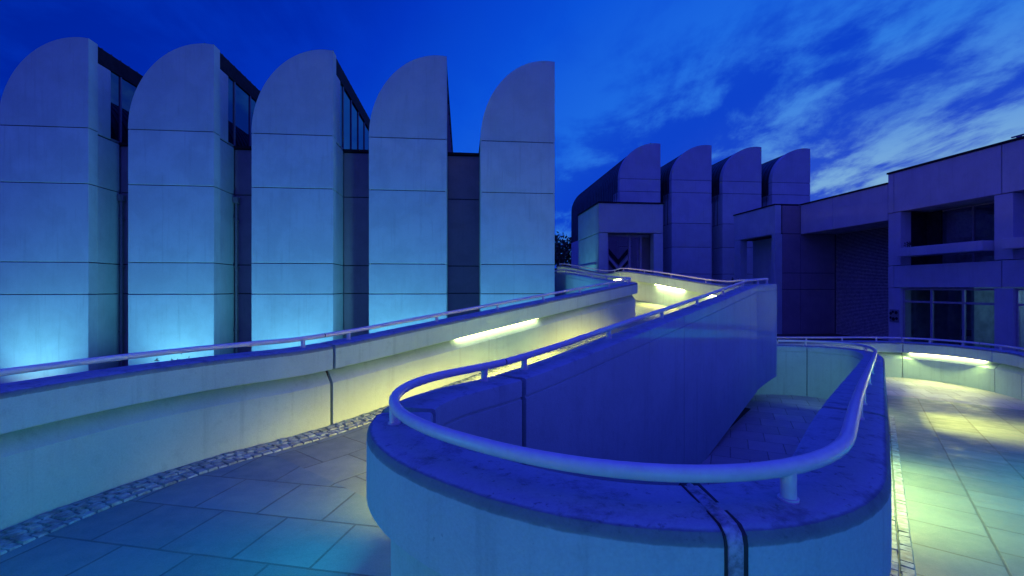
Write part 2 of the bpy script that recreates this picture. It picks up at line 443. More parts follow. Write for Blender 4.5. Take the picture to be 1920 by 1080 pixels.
# the scupper joint on the nose: a dressed strip of sheet lying in a wide joint
def scupper():
    bm = bmesh.new()
    p, b = IN.at(jn2); n = IN.nor(jn2); t = Vector((-n.y, n.x))
    prof = [(-.16, .004), (-.05, .006), (.06, .006), (.095, .003), (.121, -.010), (.135, -.035), (.136, -.06), (.134, -.31)]
    rows = []
    for (o, dz) in prof:
        w = .022 if dz > -.03 else .020
        rows.append([bm.verts.new((p.x+n.x*o+t.x*x, p.y+n.y*o+t.y*x, p.z+dz+ (.006 if abs(x) < .01 else 0))) for x in (-w, -w*.5, 0, w*.5, w)])
    for A, B in zip(rows, rows[1:]):
        for i in range(4): bm.faces.new((A[i], A[i+1], B[i+1], B[i]))
    r = bmesh.ops.extrude_face_region(bm, geom=bm.faces[:])
    for v in r['geom']:
        if isinstance(v, bmesh.types.BMVert): v.co += Vector((-n.x*.012, -n.y*.012, -.012))
    obj('joint_strip', bm, M['lead'], root_in, smooth=50)
    sd = bmesh.new()
    prof = [(-.17, .0045), (.095, .001), (.123, -.016), (.1295, -.04), (.1295, -.305)]
    rows = []
    for (o, dz) in prof:
        rows.append([sd.verts.new((p.x+n.x*o+t.x*x, p.y+n.y*o+t.y*x, p.z+dz)) for x in (-.027, .036)])
    for A, B in zip(rows, rows[1:]): sd.faces.new((A[0], A[1], B[1], B[0]))
    r = bmesh.ops.extrude_face_region(sd, geom=sd.faces[:])
    for v in r['geom']:
        if isinstance(v, bmesh.types.BMVert): v.co += Vector((-n.x*.02, -n.y*.02, -.02))
    obj('joint_seal', sd, M['seal'], root_in)
scupper()

# --- outer left parapet: from behind the camera, along the landing, up the left arm and over the bridge
RO = 4.03
outl = []
for k in range(0, 61):
    f = math.radians(8) - (math.radians(98))*k/60
    outl.append(ap(CA - RO*math.cos(f), CP + RO*math.sin(f)) + (ZT-.015, -3.5))
for k in range(1, 93):
    a = CA + k*.1
    outl.append(ap(a, CP-RO) + (ramp_up(a)-.015, -3.5 if a < 9 else -3.5 + (a-9)*.8))
a_end = CA + 9.2; q0 = ap(a_end, CP-RO); zq = ramp_up(a_end)-.015
lb = [(q0[0], q0[1], zq, -1.72), (3.14, 12.42, zq+.03, -1.5), (3.16, 12.95, zq+.06, -1.4), (2.98, 13.6, zq+.1, -1.3), (2.72, 14.9, .31, -1.1), (2.08, 18.3, .60, -.8), (1.75, 19.3, .60, -.8), (1.3, 19.9, .60, -.8)]
outl += smooth_poly(lb, 8)[1:]
OL = Path(outl)
root_ol = thing('ramp_parapet', 'long curved parapet on the left below the floodlit sheds', 'parapet wall', ap(CA, CP-RO)+(GZ,))
so = lambda a: OL.near(*ap(a, CP-RO))
jo = so(3.0)
posts_ol = [so(a) for a in (2.72, 3.3, 4.75, 6.15, 7.55, 8.95, 10.35)] + [OL.near(*ap(CA-RO*math.cos(f), CP+RO*math.sin(f))) for f in (-.3, -.62, -.95)] + [OL.near(x, y) for x, y in ((3.0, 12.2), (3.12, 12.6), (3.1, 13.2), (2.85, 14.2), (2.6, 15.4), (2.35, 16.8), (2.1, 18.2))]
ol_lamps = [(so(5.1), so(7.25)), (OL.near(3.1, 13.1), OL.near(2.75, 14.8), 'lamp', 0.55, 30, 120), (OL.near(2.45, 16.4), OL.near(2.2, 17.7), 'lamp', .5, 30, 120)]
ol_lamps += [(OL.near(*ap(CA-RO*math.cos(f0), CP+RO*math.sin(f0))), OL.near(*ap(CA-RO*math.cos(f1), CP+RO*math.sin(f1))), k_, e_, 34, 150) for f0, f1, k_, e_ in ((.1, -.2, 'lamp', .03), (-.45, -.75, 'fillc', .4))]  # out-of-view strips, added as fill for the nose and landing floor
parapet(root_ol, OL, [jo, OL.near(3.16, 12.9)], [so(2.98), so(9.6)], posts_ol, ol_lamps, gaps={jo: .018})

# --- outer right parapet: from the far path round the bend and back past the camera
outr = [(4.2, 13.25, -1.50, GZ-.05), (7.0, 13.25, -1.50, GZ-.05), (8.6, 13.24, -1.50, GZ-.05), (10.0, 13.18, -1.49, GZ-.05), (10.85, 12.85, -1.48, GZ-.05), (11.35, 12.2, -1.47, GZ-.05), (11.47, 11.2, -1.46, GZ-.05), (11.22, 10.15, -1.45, GZ-.05)]
for a in (13.4, 12.4, 11.0, 9.5, 8, 6.5, 5, 3.6): outr.append(ap(a, 2.58) + (ramp_dn(a), GZ-.3))
for f in (80, 65, 50, 35, 20, 9):
    ff = math.radians(f); R = 3.73 + .3*(80-f)/71
    outr.append(ap(CA - R*math.cos(ff), CP + R*math.sin(ff)) + (ZT-.015, GZ-.3))
OR = Path(smooth_poly(outr, 8))
root_or = thing('ramp_parapet', 'low curved parapet in front of the offices on the right', 'parapet wall', (11, 12.5, GZ))
n2 = OR.near
posts_or = [n2(x, y) for x, y in ((7.4, 13.25), (8.3, 13.25), (9.3, 13.22), (10.2, 13.12), (10.75, 12.9), (11.12, 12.5), (11.42, 11.9), (11.46, 11.0), (11.25, 10.2), (10.6, 9.2))]
or_lamps = [(n2(10.86, 12.84), n2(11.48, 11.3), 'lampg', .7, 46, 160), (n2(*ap(7.5, 2.58)), n2(*ap(5.0, 2.58)), 'fillc', .8, 50, 140),
            (n2(*ap(CA-3.8*math.cos(1.0), CP+3.8*math.sin(1.0))), n2(*ap(CA-4.0*math.cos(.5), CP+4.0*math.sin(.5))), 'fillc', .2, 30, 150)]  # both cool strips are out of view, added as teal fill
parapet(root_or, OR, [n2(10.72, 12.92), n2(11.46, 11.0), n2(11.25, 10.2)], [n2(10.72, 12.92), n2(11.47, 11.5)], posts_or, or_lamps)

# ------------------------------------------------------------------ decks, ground, setts
def ribbon(name, L, R, mat, thick=.0, n=6, kind='structure'):
    bm = bmesh.new(); rows = []
    for l, r in zip(L, R):
        l, r = Vector(l), Vector(r)
        rows.append([bm.verts.new(l.lerp(r, k/n)) for k in range(n+1)])
    for A, B in zip(rows, rows[1:]):
        for i in range(n): bm.faces.new((A[i], A[i+1], B[i+1], B[i]))
    if thick:
        r = bmesh.ops.extrude_face_region(bm, geom=bm.faces[:])
        for v in r['geom']:
            if isinstance(v, bmesh.types.BMVert): v.co.z -= thick
    return obj(name, bm, mat, None, kind=kind)

zd_land = ZT - H
L, R = [], []
for k in range(49):
    f = -PI/2 + PI*k/48
    L.append(ap(CA-.95*math.cos(f), CP+.95*math.sin(f)) + (zd_land,)); R.append(ap(CA-4.02*math.cos(f), CP+4.02*math.sin(f)) + (zd_land,))
ribbon('landing_paving', L, R, M['deck'], .25)
L, R = [], []
for k in range(47):
    a = CA + k*.2
    L.append(ap(a, CP-4.02) + (ramp_up(a)-H,)); R.append(ap(a, CP-.97) + (ramp_up(a)-H,))
a = a_end
ribbon('left_ramp_paving', L, R, M['deck_arm'], .3)
L, R = [], []
for k in range(58):
    a = CA + k*.2
    L.append(ap(a, CP+.97) + (ramp_dn(a)-H,)); R.append(ap(a, CP+3.75) + (ramp_dn(a)-H,))
ribbon('right_ramp_paving', L, R, M['deck_arm'], .3)
# bridge deck between the two upper parapets
bl = [ap(CA+9.2, CP-4.02), (3.14, 12.42), (3.16, 12.95), (2.98, 13.6), (2.72, 14.9), (2.08, 18.3), (1.3, 19.9)]
brr = [ap(CA+9.2, CP-.97), (5.75, 11.2), (5.93, 12.2), (5.88, 13.5), (4.95, 16.2), (4.15, 20.7), (2.3, 22.9)]
zb = [ramp_up(CA+9.2)-H, -.83, -.80, -.74, -.52, -.22, -.15]
ribbon('bridge_paving', [p+(z,) for p, z in zip(bl, zb)], [p+(z,) for p, z in zip(brr, zb)], M['deck_arm'], .3)

# ground sheet, lower on the garden side
def gz(x, y):
    a, p = toap(x, y)
    t = min(1, max(0, (-5.5-p)/1.2)); t = t*t*(3-2*t)
    return GZ - .95*t
xs = sorted(set([-400, -200, -100, -60, -40, -28] + [x*.8 for x in range(-30, 40)] + [40, 60, 100, 200, 400]))
bm = bmesh.new(); g = [[bm.verts.new((x, y, gz(x, y))) for x in xs] for y in xs]
for i in range(len(xs)-1):
    for j in range(len(xs)-1): bm.faces.new((g[i][j], g[i][j+1], g[i+1][j+1], g[i+1][j]))
obj('ground', bm, M['ground'], None, kind='structure')
# paved court in the well and along the lower path
bm = bmesh.new()
cpts = [ap(2, -2.1), ap(10.5, -2.1), (3.4, 11.4), (3.4, 13.3), (11.2, 13.3), (11.6, 11.5), (11.3, 9.9), ap(11, 2.5), ap(9, 1.0), ap(2, -.2)]
bm.faces.new([bm.verts.new((x, y, GZ+.006)) for x, y in cpts])
obj('court_paving', bm, M['court'], None, kind='structure')

def setts(name, path_fn, n, rows, w, l, z_fn):
    bm = bmesh.new()
    for r in range(rows):
        off = random.random()*l
        s = 0.0
        while s < n:
            ll = l*random.uniform(.75, 1.25); g_ = .011
            q = []
            x0, x1 = r*w + random.uniform(.001, .006), (r+1)*w - random.uniform(.001, .006)
            for (ss, xx) in ((s+g_/2, x0), (s+ll-g_/2, x0), (s+ll-g_/2, x1), (s+g_/2, x1)):
                q.append(path_fn(ss, xx))
            z = z_fn(s) + random.uniform(.004, .013)
            cx = sum(p[0] for p in q)/4; cy = sum(p[1] for p in q)/4
            base = [(p[0], p[1], z_fn(s)-.008) for p in q]
            mid = [(p[0], p[1], z-.004+random.uniform(-.003, .003)) for p in q]
            top = [(cx+(p[0]-cx)*.86, cy+(p[1]-cy)*.86, z+.007+random.uniform(-.003, .003)) for p in q]
            V = [[bm.verts.new(v) for v in ring] for ring in (base, mid, top)]
            for A, B in zip(V, V[1:]):
                for i in range(4): bm.faces.new((A[i], A[(i+1) % 4], B[(i+1) % 4], B[i]))
            bm.faces.new(V[2])
            s += ll
    o = obj(name, bm, M['cobble'], None, kind='stuff')
    return o
s_start = OL.near(*ap(CA-RO*math.cos(-.1), CP+RO*math.sin(-.1)))
def fn_l(s, x):
    p, _ = OL.at(s_start+s); n = OL.nor(s_start+s); o = HW - .02 + x
    return (p.x+n.x*o, p.y+n.y*o)
tag(setts('cobble_strip', fn_l, 13.0, 4, .08, .10, lambda s: OL.at(s_start+s)[0].z+.015-H),
    'strip of small granite setts along the foot of the left parapet', 'paving')
s_st2 = IN.near(*ap(CA-1, CP-.6))
def fn_r(s, x):
    p, _ = IN.at(s_st2+s); n = IN.nor(s_st2+s); o = HW - .15 + x
    return (p.x+n.x*o, p.y+n.y*o)
tag(setts('cobble_strip', fn_r, 10.0, 3, .075, .095, lambda s: IN.at(s_st2+s)[0].z-H-lift(toap(*IN.at(s_st2+s)[0].xy)[0])),
    'narrow strip of granite setts round the foot of the foreground nose wall', 'paving')

# ------------------------------------------------------------------ shed buildings
DV = Vector((-.1045, 1, 0)).normalized(); EV = Vector((1, .1045, 0)).normalized()

def arc_pts(w, zs, zt, n=22):
    """front outline of the curved top from the left shoulder to the top right corner, local s from -w to 0"""
    ptsl = []
    rx = w*.90; rz = zt-zs
    for k in range(n+1):
        f = PI - (PI/2)*k/n
        ptsl.append((-w + rx + rx*math.cos(f), zs + rz*math.sin(f)))
    ptsl.append((0, zt-.02))
    return ptsl

def closed(p, zs): return p + [(0, zs)]

def shed(root, F, s1, w, ztop, zsh, joints, zbase, depth, pier, roofskirt, bodytop, fullwin=True, winmat='glass_refl'):
    """one shed: concrete front with arched top, pier sides, metal vault, clerestory"""
    G = .014
    o_bm = bmesh.new()
    # arched top panel
    ptsl = arc_pts(w, zsh+G, ztop)
    ptsl = closed(ptsl, zsh+G); prism_pts(o_bm, [F(s1+s, 0, z) for s, z in ptsl], [F(s1+s, .385, z) for s, z in ptsl])
    lv = [zsh] + joints + [zbase]
    for a_, b_ in zip(lv, lv[1:]):
        fbox(o_bm, F, s1-w, s1, 0, .385, b_+G if b_ != zbase else b_, a_-G, .008)
        fbox(o_bm, F, s1-w+.01, s1-.012, .40, pier, b_+G if b_ != zbase else b_, (a_ if a_ != zsh else bodytop+.02)-G, .008)
    # upper return panel behind the arched front on the glazed side
    fbox(o_bm, F, s1-.16, s1-.012, .40, .97, bodytop+.06, ztop-.62, .006)
    sh = obj('shed', o_bm, M['wall'], root)
    b = bmesh.new()
    fbox(b, F, s1-w+.05, s1-.05, .03, pier-.03, zbase, zsh+.03)
    obj('joint_backing', b, M['gap'], sh)
    # metal vault
    r = bmesh.new()
    ap_ = arc_pts(w-.04, zsh, ztop-.05)
    outer = [(-w+.02, roofskirt)] + [(s-.01, z) for s, z in ap_]
    inner_ = [(s+.10 if i == 0 else s*.965-.03, z-.10 if i else z) for i, (s, z) in enumerate(outer)]
    inner_[-1] = (outer[-1][0], outer[-1][1]-.12)
    poly = outer + list(reversed(inner_))
    A = [F(s1+s, .39, z) for s, z in poly]; B = [F(s1+s, depth, z) for s, z in poly]
    prism_pts(r, A, B)
    d = .6
    while d < depth:
        A = [F(s1+s, d, z) for s, z in outer] ; 
        out2 = [(outer[i][0]-.035*max(0, (1-i/len(outer)*1.2)), outer[i][1]+.035*(i/len(outer))) for i in range(len(outer))]
        q = [(s, z) for s, z in outer] + list(reversed(out2))
        prism_pts(r, [F(s1+s, d, z) for s, z in q], [F(s1+s, d+.03, z) for s, z in q])
        d += .42
    rf = obj('roof', r, M['roofm'], sh)
    f = bmesh.new(); fbox(f, F, s1-.09, s1-.005, .40, depth, ztop-.60, ztop-.08)
    obj('fascia', f, M['coping'], sh)
    # clerestory
    z0, z1 = bodytop+.05, ztop-.605
    gl = bmesh.new(); fbox(gl, F, s1-.062, s1-.05, .98, depth, z0, z1)
    wn = obj('window', gl, M[winmat], sh)
    fr = bmesh.new(); d = 1.47
    while d < depth:
        fbox(fr, F, s1-.095, s1-.015, d-.03, d+.03, z0+.05, z1-.004); d += 1.24
    fbox(fr, F, s1-.10, s1-.01, .985, depth, z0-.02, z0+.05)
    obj('window_frame', fr, M['frame'], sh)
    # rear closing wall
    e = bmesh.new(); pl = [(-w+.05, bodytop-.1)] + [(s*.96-.04, z-.12) for s, z in ap_] + [(-.1, bodytop-.1)]
    prism_pts(e, [F(s1+s, depth-.12, z) for s, z in pl], [F(s1+s, depth-.02, z) for s, z in pl])
    obj('end_wall', e, M['wall'], sh)
    return sh

# left building
FL = Frame((1.5, 16.5, 0), EV, DV)
LB = thing('shed_building', 'concrete building on the left with five tall curved sheds floodlit from below', 'building', FL(-8, 6, -3.4))
SP, SW = 3.765, 2.6
jl = [3.32, .82, -.2]
ZB = -3.5
for k in range(5):
    shed(LB, FL, -SP*k, SW, 7.97, 5.10, jl, ZB, 13, 1.38, 5.0, 4.98)
for k in range(5):
    s0, s1 = -SP*(k+1)-.0, -SP*k-SW
    s0 = s0+.0
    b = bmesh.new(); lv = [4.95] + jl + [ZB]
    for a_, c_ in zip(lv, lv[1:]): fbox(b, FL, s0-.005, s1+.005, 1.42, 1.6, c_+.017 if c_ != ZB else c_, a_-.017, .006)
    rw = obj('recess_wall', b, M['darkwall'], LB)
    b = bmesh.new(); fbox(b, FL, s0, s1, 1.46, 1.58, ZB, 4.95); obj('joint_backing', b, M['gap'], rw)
    b = bmesh.new(); fbox(b, FL, s0-.02, s1+.02, 1.34, 1.66, 4.96, 5.05); obj('coping', b, M['coping'], rw)
    b = bmesh.new()
    px = s0+.10
    c0 = FL(px, 1.30, ZB); c1 = FL(px, 1.30, 3.0)
    cyl(b, c0, c1, .045, seg=12); fbox(b, FL, px-.09, px+.09, 1.22, 1.40, 3.0, 3.22, .01)
    for zz in (-1.5, .75, 2.4): fbox(b, FL, px-.06, px+.06, 1.25, 1.42, zz-.03, zz+.03)
    if k > 1: obj('downpipe', b, M['frame'], LB, smooth=40)
    else: b.free()
b = bmesh.new()
fbox(b, FL, -SP*4-SW-1.2, -.02, 1.62, 13.3, ZB, 4.96)
obj('main_block', b, M['wall'], LB)

# far building
FF = Frame((19.7, 31, 0), EV, DV)
FB = thing('shed_building', 'distant concrete building with four curved sheds and dark ribbed metal vaults', 'building', FF(-6, 6, -3.4))
SP2, SW2 = 3.43, 2.68
for k in range(4):
    shed(FB, FF, -SP2*k, SW2, 9.22, 6.92, [6.12, 4.15, 2.62, .9], ZB, 13.4, 1.3, 4.1, 5.72, winmat='glass_refl')
b = bmesh.new(); fbox(b, FF, -SP2*3-SW2+.12, -.03, 1.32, 13.3, ZB, 5.70)
obj('main_block', b, M['wing'], FB)
b = bmesh.new(); fbox(b, FF, -SP2*3-SW2-.02, -SP2*3-SW2+.11, .45, 13.2, ZB, 4.08)
obj('side_wall', b, M['wall'], FB)

# entrance pavilion in front of the first far shed
FP = Frame((4.72, 25.5, 0), EV, DV)
PB = thing('entrance_pavilion', 'square concrete entrance block with glazed door beside the far sheds', 'building', FP(1.8, 2, -3.4))
W_ = 3.62
b = bmesh.new()
fbox(b, FP, 0, W_, 0, .3, 3.03, 4.62, .008); fbox(b, FP, 0, .3, .315, 4.6, 3.03, 4.62, .008); fbox(b, FP, W_-.3, W_, .315, 4.6, 3.03, 4.62, .008)
fbox(b, FP, 0, .5, 0, .5, ZB, 2.99, .008); fbox(b, FP, W_-.52, W_, 0, .5, ZB, 2.99, .008)
fbox(b, FP, .012, .3, .515, 4.6, ZB, 2.99, .008); fbox(b, FP, W_-.3, W_-.012, .515, 4.6, ZB, 2.99, .008)
obj('wall', b, M['wall'], PB)
b = bmesh.new(); fbox(b, FP, -.05, W_+.05, -.05, 4.6, 4.624, 4.70); obj('coping', b, M['coping'], PB)
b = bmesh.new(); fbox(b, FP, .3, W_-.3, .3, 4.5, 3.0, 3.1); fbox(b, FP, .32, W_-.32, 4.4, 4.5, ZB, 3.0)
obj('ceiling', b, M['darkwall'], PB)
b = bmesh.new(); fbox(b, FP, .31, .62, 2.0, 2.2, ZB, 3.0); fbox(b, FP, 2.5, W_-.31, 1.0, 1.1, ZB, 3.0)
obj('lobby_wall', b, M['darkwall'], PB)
b = bmesh.new()
for s in (.68, 1.95, 2.6): fbox(b, FP, s-.06, s+.06, .62, .72, ZB, 2.86)
fbox(b, FP, .5, W_-.52, .62, .72, 2.86, 2.99)
fr = obj('door_frame', b, M['frame_pale'], PB)
b = bmesh.new(); fbox(b, FP, .5, 2.56, .66, .675, ZB, 2.88); obj('pane', b, M['glass'], fr)
def chevron_reflection(z, col, d, hh):  # solid V bands stand in for a reflection in the door glass
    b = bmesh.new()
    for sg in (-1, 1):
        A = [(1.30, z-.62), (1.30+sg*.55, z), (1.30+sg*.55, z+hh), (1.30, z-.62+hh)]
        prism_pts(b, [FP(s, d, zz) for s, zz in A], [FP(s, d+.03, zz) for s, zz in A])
    o = obj('chevron_reflection', b, M[col], PB); return o
chevron_reflection(1.92, 'coping', .61, .28); chevron_reflection(1.60, 'frame_pale', .61, .20); chevron_reflection(1.36, 'coping', .61, .2)
b = bmesh.new(); fbox(b, FP, -.09, .0, .5, 4.0, 1.30, 1.36); obj('ledge', b, M['frame_pale'], PB)

# right wing: offices
FW = Frame((16, 19.97, 0), DV, EV)          # s runs away along the facade, d goes into the building
RB = thing('office_wing', 'low concrete office wing on the right with deep window openings', 'building', FW(-2, 3, GZ))
W = M['wing']
def wbox(b, s0, s1, d0, d1, z0, z1, bev=.008): fbox(b, FW, s0, s1, d0, d1, z0, z1, bev)
GB = -2.6
for (s0, s1) in ((-8.2, -4.245), (-4.215, -.27), (-.25, 0)):
    for z0, z1 in ((3.17, 4.82), (.02, .92)):
        b = bmesh.new(); wbox(b, s0, s1, 0, .35, z0, z1); obj('facade_panel', b, W, RB)
b = bmesh.new(); wbox(b, -8.2, -.01, .04, .34, 3.18, 4.8, 0); wbox(b, -8.2, -.01, .04, .34, .03, .91, 0); obj('joint_backing', b, M['gap'], RB)
for (s0, s1) in ((-.56, 0), (-4.55, -4.0)):
    for z0, z1 in ((.95, 3.145), (GB, -.005)):
        b = bmesh.new(); wbox(b, s0, s1, .012, .5, z0, z1); obj('pillar', b, W, RB)
b = bmesh.new(); wbox(b, -8.2, .03, -.05, 8, 4.824, 4.90); wbox(b, .0, 5.25, -.05, 8, 4.424, 4.49); obj('coping', b, M['coping'], RB)
for s0, s1 in ((.02, 3.0), (3.02, 5.2)):
    b = bmesh.new(); wbox(b, s0, s1, 0, .3, 2.88, 4.42); obj('facade_panel', b, W, RB)
# core: floors, back walls
b = bmesh.new(); wbox(b, -8.2, 0, .36, 6, 3.2, 3.3, 0); wbox(b, -8.2, 0, .36, 6, .3, .9, 0); wbox(b, -8.2, 0, 5.9, 6.0, GB, 4.8, 0); wbox(b, -.02, .0, .52, 6, GB, 4.8, 0)
wbox(b, 0.0, 5.2, .31, 6, 2.90, 3.0, 0)
obj('floor_slab', b, M['interior'], RB)
# planters on the balcony
for s0, s1 in ((-3.98, -.80), (-8.2, -4.57)):
    b = bmesh.new(); wbox(b, s0, s1, -.42, .30, 1.27, 1.62, .012); obj('balcony_planter', b, W, RB)
# upper recessed glazing
def window(s0, s1, d, z0, z1, mull, trans, fmat, fw=.05, blinds=None):
    b = bmesh.new()
    for s in [s0+fw/2, s1-fw/2] + mull: wbox(b, s-fw/2, s+fw/2, d-.04, d+.04, z0, z1, 0)
    xs_ = sorted([s0+fw/2, s1-fw/2] + mull)
    for zz in [z0+fw/2, z1-fw/2] + trans:
        for x0, x1 in zip(xs_, xs_[1:]): wbox(b, x0+fw/2, x1-fw/2, d-.037, d+.037, zz-fw/2, zz+fw/2, 0)
    w = obj('window', b, M[fmat], RB)
    b = bmesh.new(); wbox(b, s0, s1, d-.004, d+.004, z0+.01, z1-.01, 0); obj('pane', b, M['glass'], w)
    if blinds:
        b = bmesh.new(); z = blinds[2]
        while z < blinds[3]:
            q = [FW(blinds[0], d+.10, z), FW(blinds[1], d+.10, z), FW(blinds[1], d+.14, z+.030), FW(blinds[0], d+.14, z+.030)]
            prism_pts(b, q, [p+Vector((0, 0, .004)) for p in q]); z += .05
        obj('blind', b, M['blind'], w)
    return w
window(-4.0, -.56, 1.3, .93, 3.14, [-2.3, -3.1], [], 'frame', blinds=(-2.25, -1.2, 1.3, 3.1))
window(-7.6, -4.55, 1.3, .93, 3.14, [-6], [], 'frame')
b = bmesh.new(); wbox(b, -.56, -.545, .5, 1.3, .93, 3.16, 0); wbox(b, -1.15, -.57, 1.2, 1.28, .93, 3.14, 0); obj('balcony_wall', b, M['coping'], RB)  # near-black colour puts the shade of the window recess into this wall
b = bmesh.new()
s = -3.95
while s < -3.15:
    wbox(b, s, s+.05, 1.42, 1.45, .95, 3.05, 0); s += .075
obj('curtain', b, M['blind'], RB)
# ground floor glazing
window(-4.0, -.56, .16, GB, -.01, [-1.74, -2.91], [-.55], 'frame_pale', .075)
window(-8.0, -4.55, .16, GB, -.01, [-5.7, -6.9], [-.55], 'frame_pale', .075)
# things in the lit ground-floor room
b = bmesh.new(); wbox(b, -8.2, -.05, 3.4, 3.5, GB, .3, 0); wbox(b, -2.4, -2.3, 1.2, 3.4, GB, .3, 0); obj('room_partition', b, M['interior'], RB)
b = bmesh.new(); wbox(b, -8.2, -.05, .4, 3.4, GB-.02, GB+.035, 0); obj('room_floor', b, M['interior'], RB)
# louvred screen in the recess of the wing
b = bmesh.new(); z = GB
while z < 2.86:
    q = [FW(.02, 2.00, z), FW(5.15, 2.00, z), FW(5.15, 2.05, z+.035), FW(.02, 2.05, z+.035)]
    prism_pts(b, q, [p+Vector((0, 0, .012)) for p in q]); z += .07
ls = obj('louvre_screen', b, M['blind'], RB)
b = bmesh.new(); wbox(b, .02, 5.15, 2.09, 2.12, GB, 2.88, 0); obj('screen_backing', b, M['black'], ls)
b = bmesh.new()
for s in (1.75,): wbox(b, s-.03, s+.03, 1.93, 2.0, GB, 2.88, 0)
obj('mullion', b, M['frame_pale'], ls)
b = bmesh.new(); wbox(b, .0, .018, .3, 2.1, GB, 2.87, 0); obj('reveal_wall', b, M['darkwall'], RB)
# far portico block
b = bmesh.new()
def pan(s0, s1, d0, d1, lv):
    for a_, c_ in zip(lv, lv[1:]): wbox(b, s0, s1, d0, d1, c_+.014, a_-.014, .006)
lvp = [4.42, 2.90, .80, -.08, GB]
pan(5.22, 5.42, -1.02, .0, lvp); pan(5.22, 5.42, .02, 2.0, lvp[1:])
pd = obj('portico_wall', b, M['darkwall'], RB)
b = bmesh.new(); wbox(b, 5.26, 5.40, -1.0, 2.6, GB, 4.40, 0); obj('joint_backing', b, M['gap'], pd)
b = bmesh.new()
fbox(b, FW, 5.215, 5.50, -1.45, -1.04, GB, 2.875, .006); wbox(b, 5.215, 9.0, -1.45, -1.1, 2.89, 4.42); wbox(b, 8.4, 9.0, -1.44, -1.0, GB, 2.875)
wbox(b, 5.6, 9.0, -.25, -.1, GB, 2.88)
obj('portico_frame', b, M['wall'], RB)
b = bmesh.new(); wbox(b, 5.2, 9.05, -1.5, -.05, 4.424, 4.49); wbox(b, 5.24, 9, -1.09, -.0, 2.88, 2.95, 0); obj('coping', b, M['coping'], RB)
b = bmesh.new(); wbox(b, 5.6, 6.1, -.30, -.26, .9, 2.7, 0); wbox(b, 5.6, 6.1, -.30, -.26, GB, .6, 0); obj('portico_window', b, M['black'], RB)
b = bmesh.new(); wbox(b, 5.55, 6.15, -.33, -.26, .62, .88, 0); wbox(b, 6.12, 6.2, -.33, -.26, .9, 2.75, 0); obj('portico_window_frame', b, M['frame_pale'], RB)
# notice on the pillar
NB = thing('wall_notice', 'small dark notice plate fixed to the office pillar left of the windows', 'sign', FW(-.25, 0, -1.2))
b = bmesh.new(); wbox(b, -.50, -.08, -.02, .010, -1.42, -.90, .004); obj('plate', b, M['frame'], NB)
b = bmesh.new()
for (s, z, r) in ((-.40, -1.03, .07), (-.25, -1.0, .05), (-.15, -1.07, .06), (-.42, -1.27, .06), (-.27, -1.30, .075), (-.14, -1.25, .05)):
    c = FW(s, -.024, z); cyl(b, c, FW(s, -.030, z), r, seg=10)
obj('dark_mark', b, M['coping'], NB)
# roof bracket
b = bmesh.new(); wbox(b, -4.6, -4.5, .2, .3, 4.9, 5.02, 0); wbox(b, -4.75, -4.35, .2, .26, 5.0, 5.04, 0); wbox(b, -4.8, -4.72, .2, .3, 4.9, 5.0, 0)
obj('roof_bracket', b, M['frame'], RB)

# ------------------------------------------------------------------ vegetation
def leaf_cloud(bm, c, r, n, size, sq=(1, 1, 1)):
    for _ in range(n):
        while True:
            v = Vector((random.uniform(-1, 1), random.uniform(-1, 1), random.uniform(-1, 1)))
            if v.length < 1: break
        p = Vector(c) + Vector((v.x*r*sq[0], v.y*r*sq[1], v.z*r*sq[2]))
        d = Vector((random.gauss(0, 1), random.gauss(0, 1), random.gauss(0, 1))).normalized()
        u = d.orthogonal().normalized(); w = d.cross(u); s = size*random.uniform(.6, 1.4)
        q = [p-u*s*.5, p+w*s*.28, p+u*s*.5, p-w*s*.28]
        bm.faces.new([bm.verts.new(x) for x in q])

def tree(loc, h, r, label, n=900, size=.28):
    t = thing('tree', label, 'tree', loc, None)
    b = bmesh.new(); x, y, z = loc
    top = Vector((x+.1, y, z+h*.55)); cyl(b, (x, y, z), top, .22, .12, 10)
    cents = []
    for k in range(9):
        f = k*2.4; rr = r*random.uniform(.35, .8); c = Vector((x+math.cos(f)*rr, y+math.sin(f)*rr, z+h*random.uniform(.55, .95)))
        cyl(b, top-Vector((0, 0, random.uniform(0, h*.15))), c, .08, .02, 6); cents.append(c)
    obj('trunk', b, M['bark'], t)
    b = bmesh.new()
    for c in cents: leaf_cloud(b, c, r*random.uniform(.35, .55), n//9, size)
    leaf_cloud(b, (x, y, z+h*.65), r*.8, n//4, size)
    obj('crown', b, M['leaf'], t)
tree((5.2, 47, -3.4), 9.3, 3.2, 'dark leafy tree between the floodlit building and the far sheds', 2600, .34)

def shrub(loc, h, r, label, n=160, size=.05, stems=7, group=None):
    t = thing('shrub', label, 'shrub', loc, group)
    b = bmesh.new(); lb_ = bmesh.new(); x, y, z = loc
    for k in range(stems):
        f = k*2.4+.3; tip = Vector((x+math.cos(f)*r*random.uniform(.4, 1), y+math.sin(f)*r*random.uniform(.4, 1), z+h*random.uniform(.75, 1)))
        base = Vector((x+math.cos(f)*.05, y+math.sin(f)*.05, z)); cyl(b, base, tip, .012, .004, 5)
        for j in range(n//stems):
            q = base.lerp(tip, random.uniform(.35, 1.05)); leaf_cloud(lb_, q, .06, 1, size)
    obj('stem', b, M['bark'], t); obj('foliage', lb_, M['leaf'], t)
shrub((-8.3, 11.6, -3.41), 1.75, .55, 'twiggy shrub showing its tips above the left parapet', 420, .07, 11)
shrub((13.6, 28.6, -3.0), 4.0, .35, 'slim dark plant at the foot of the third far shed', 300, .16, 6)
pf = FW(-1.0, -.1, 1.62)
shrub((pf.x, pf.y, 1.60), .28, .14, 'little plant growing from the left end of the balcony planter', 40, .07, 5)

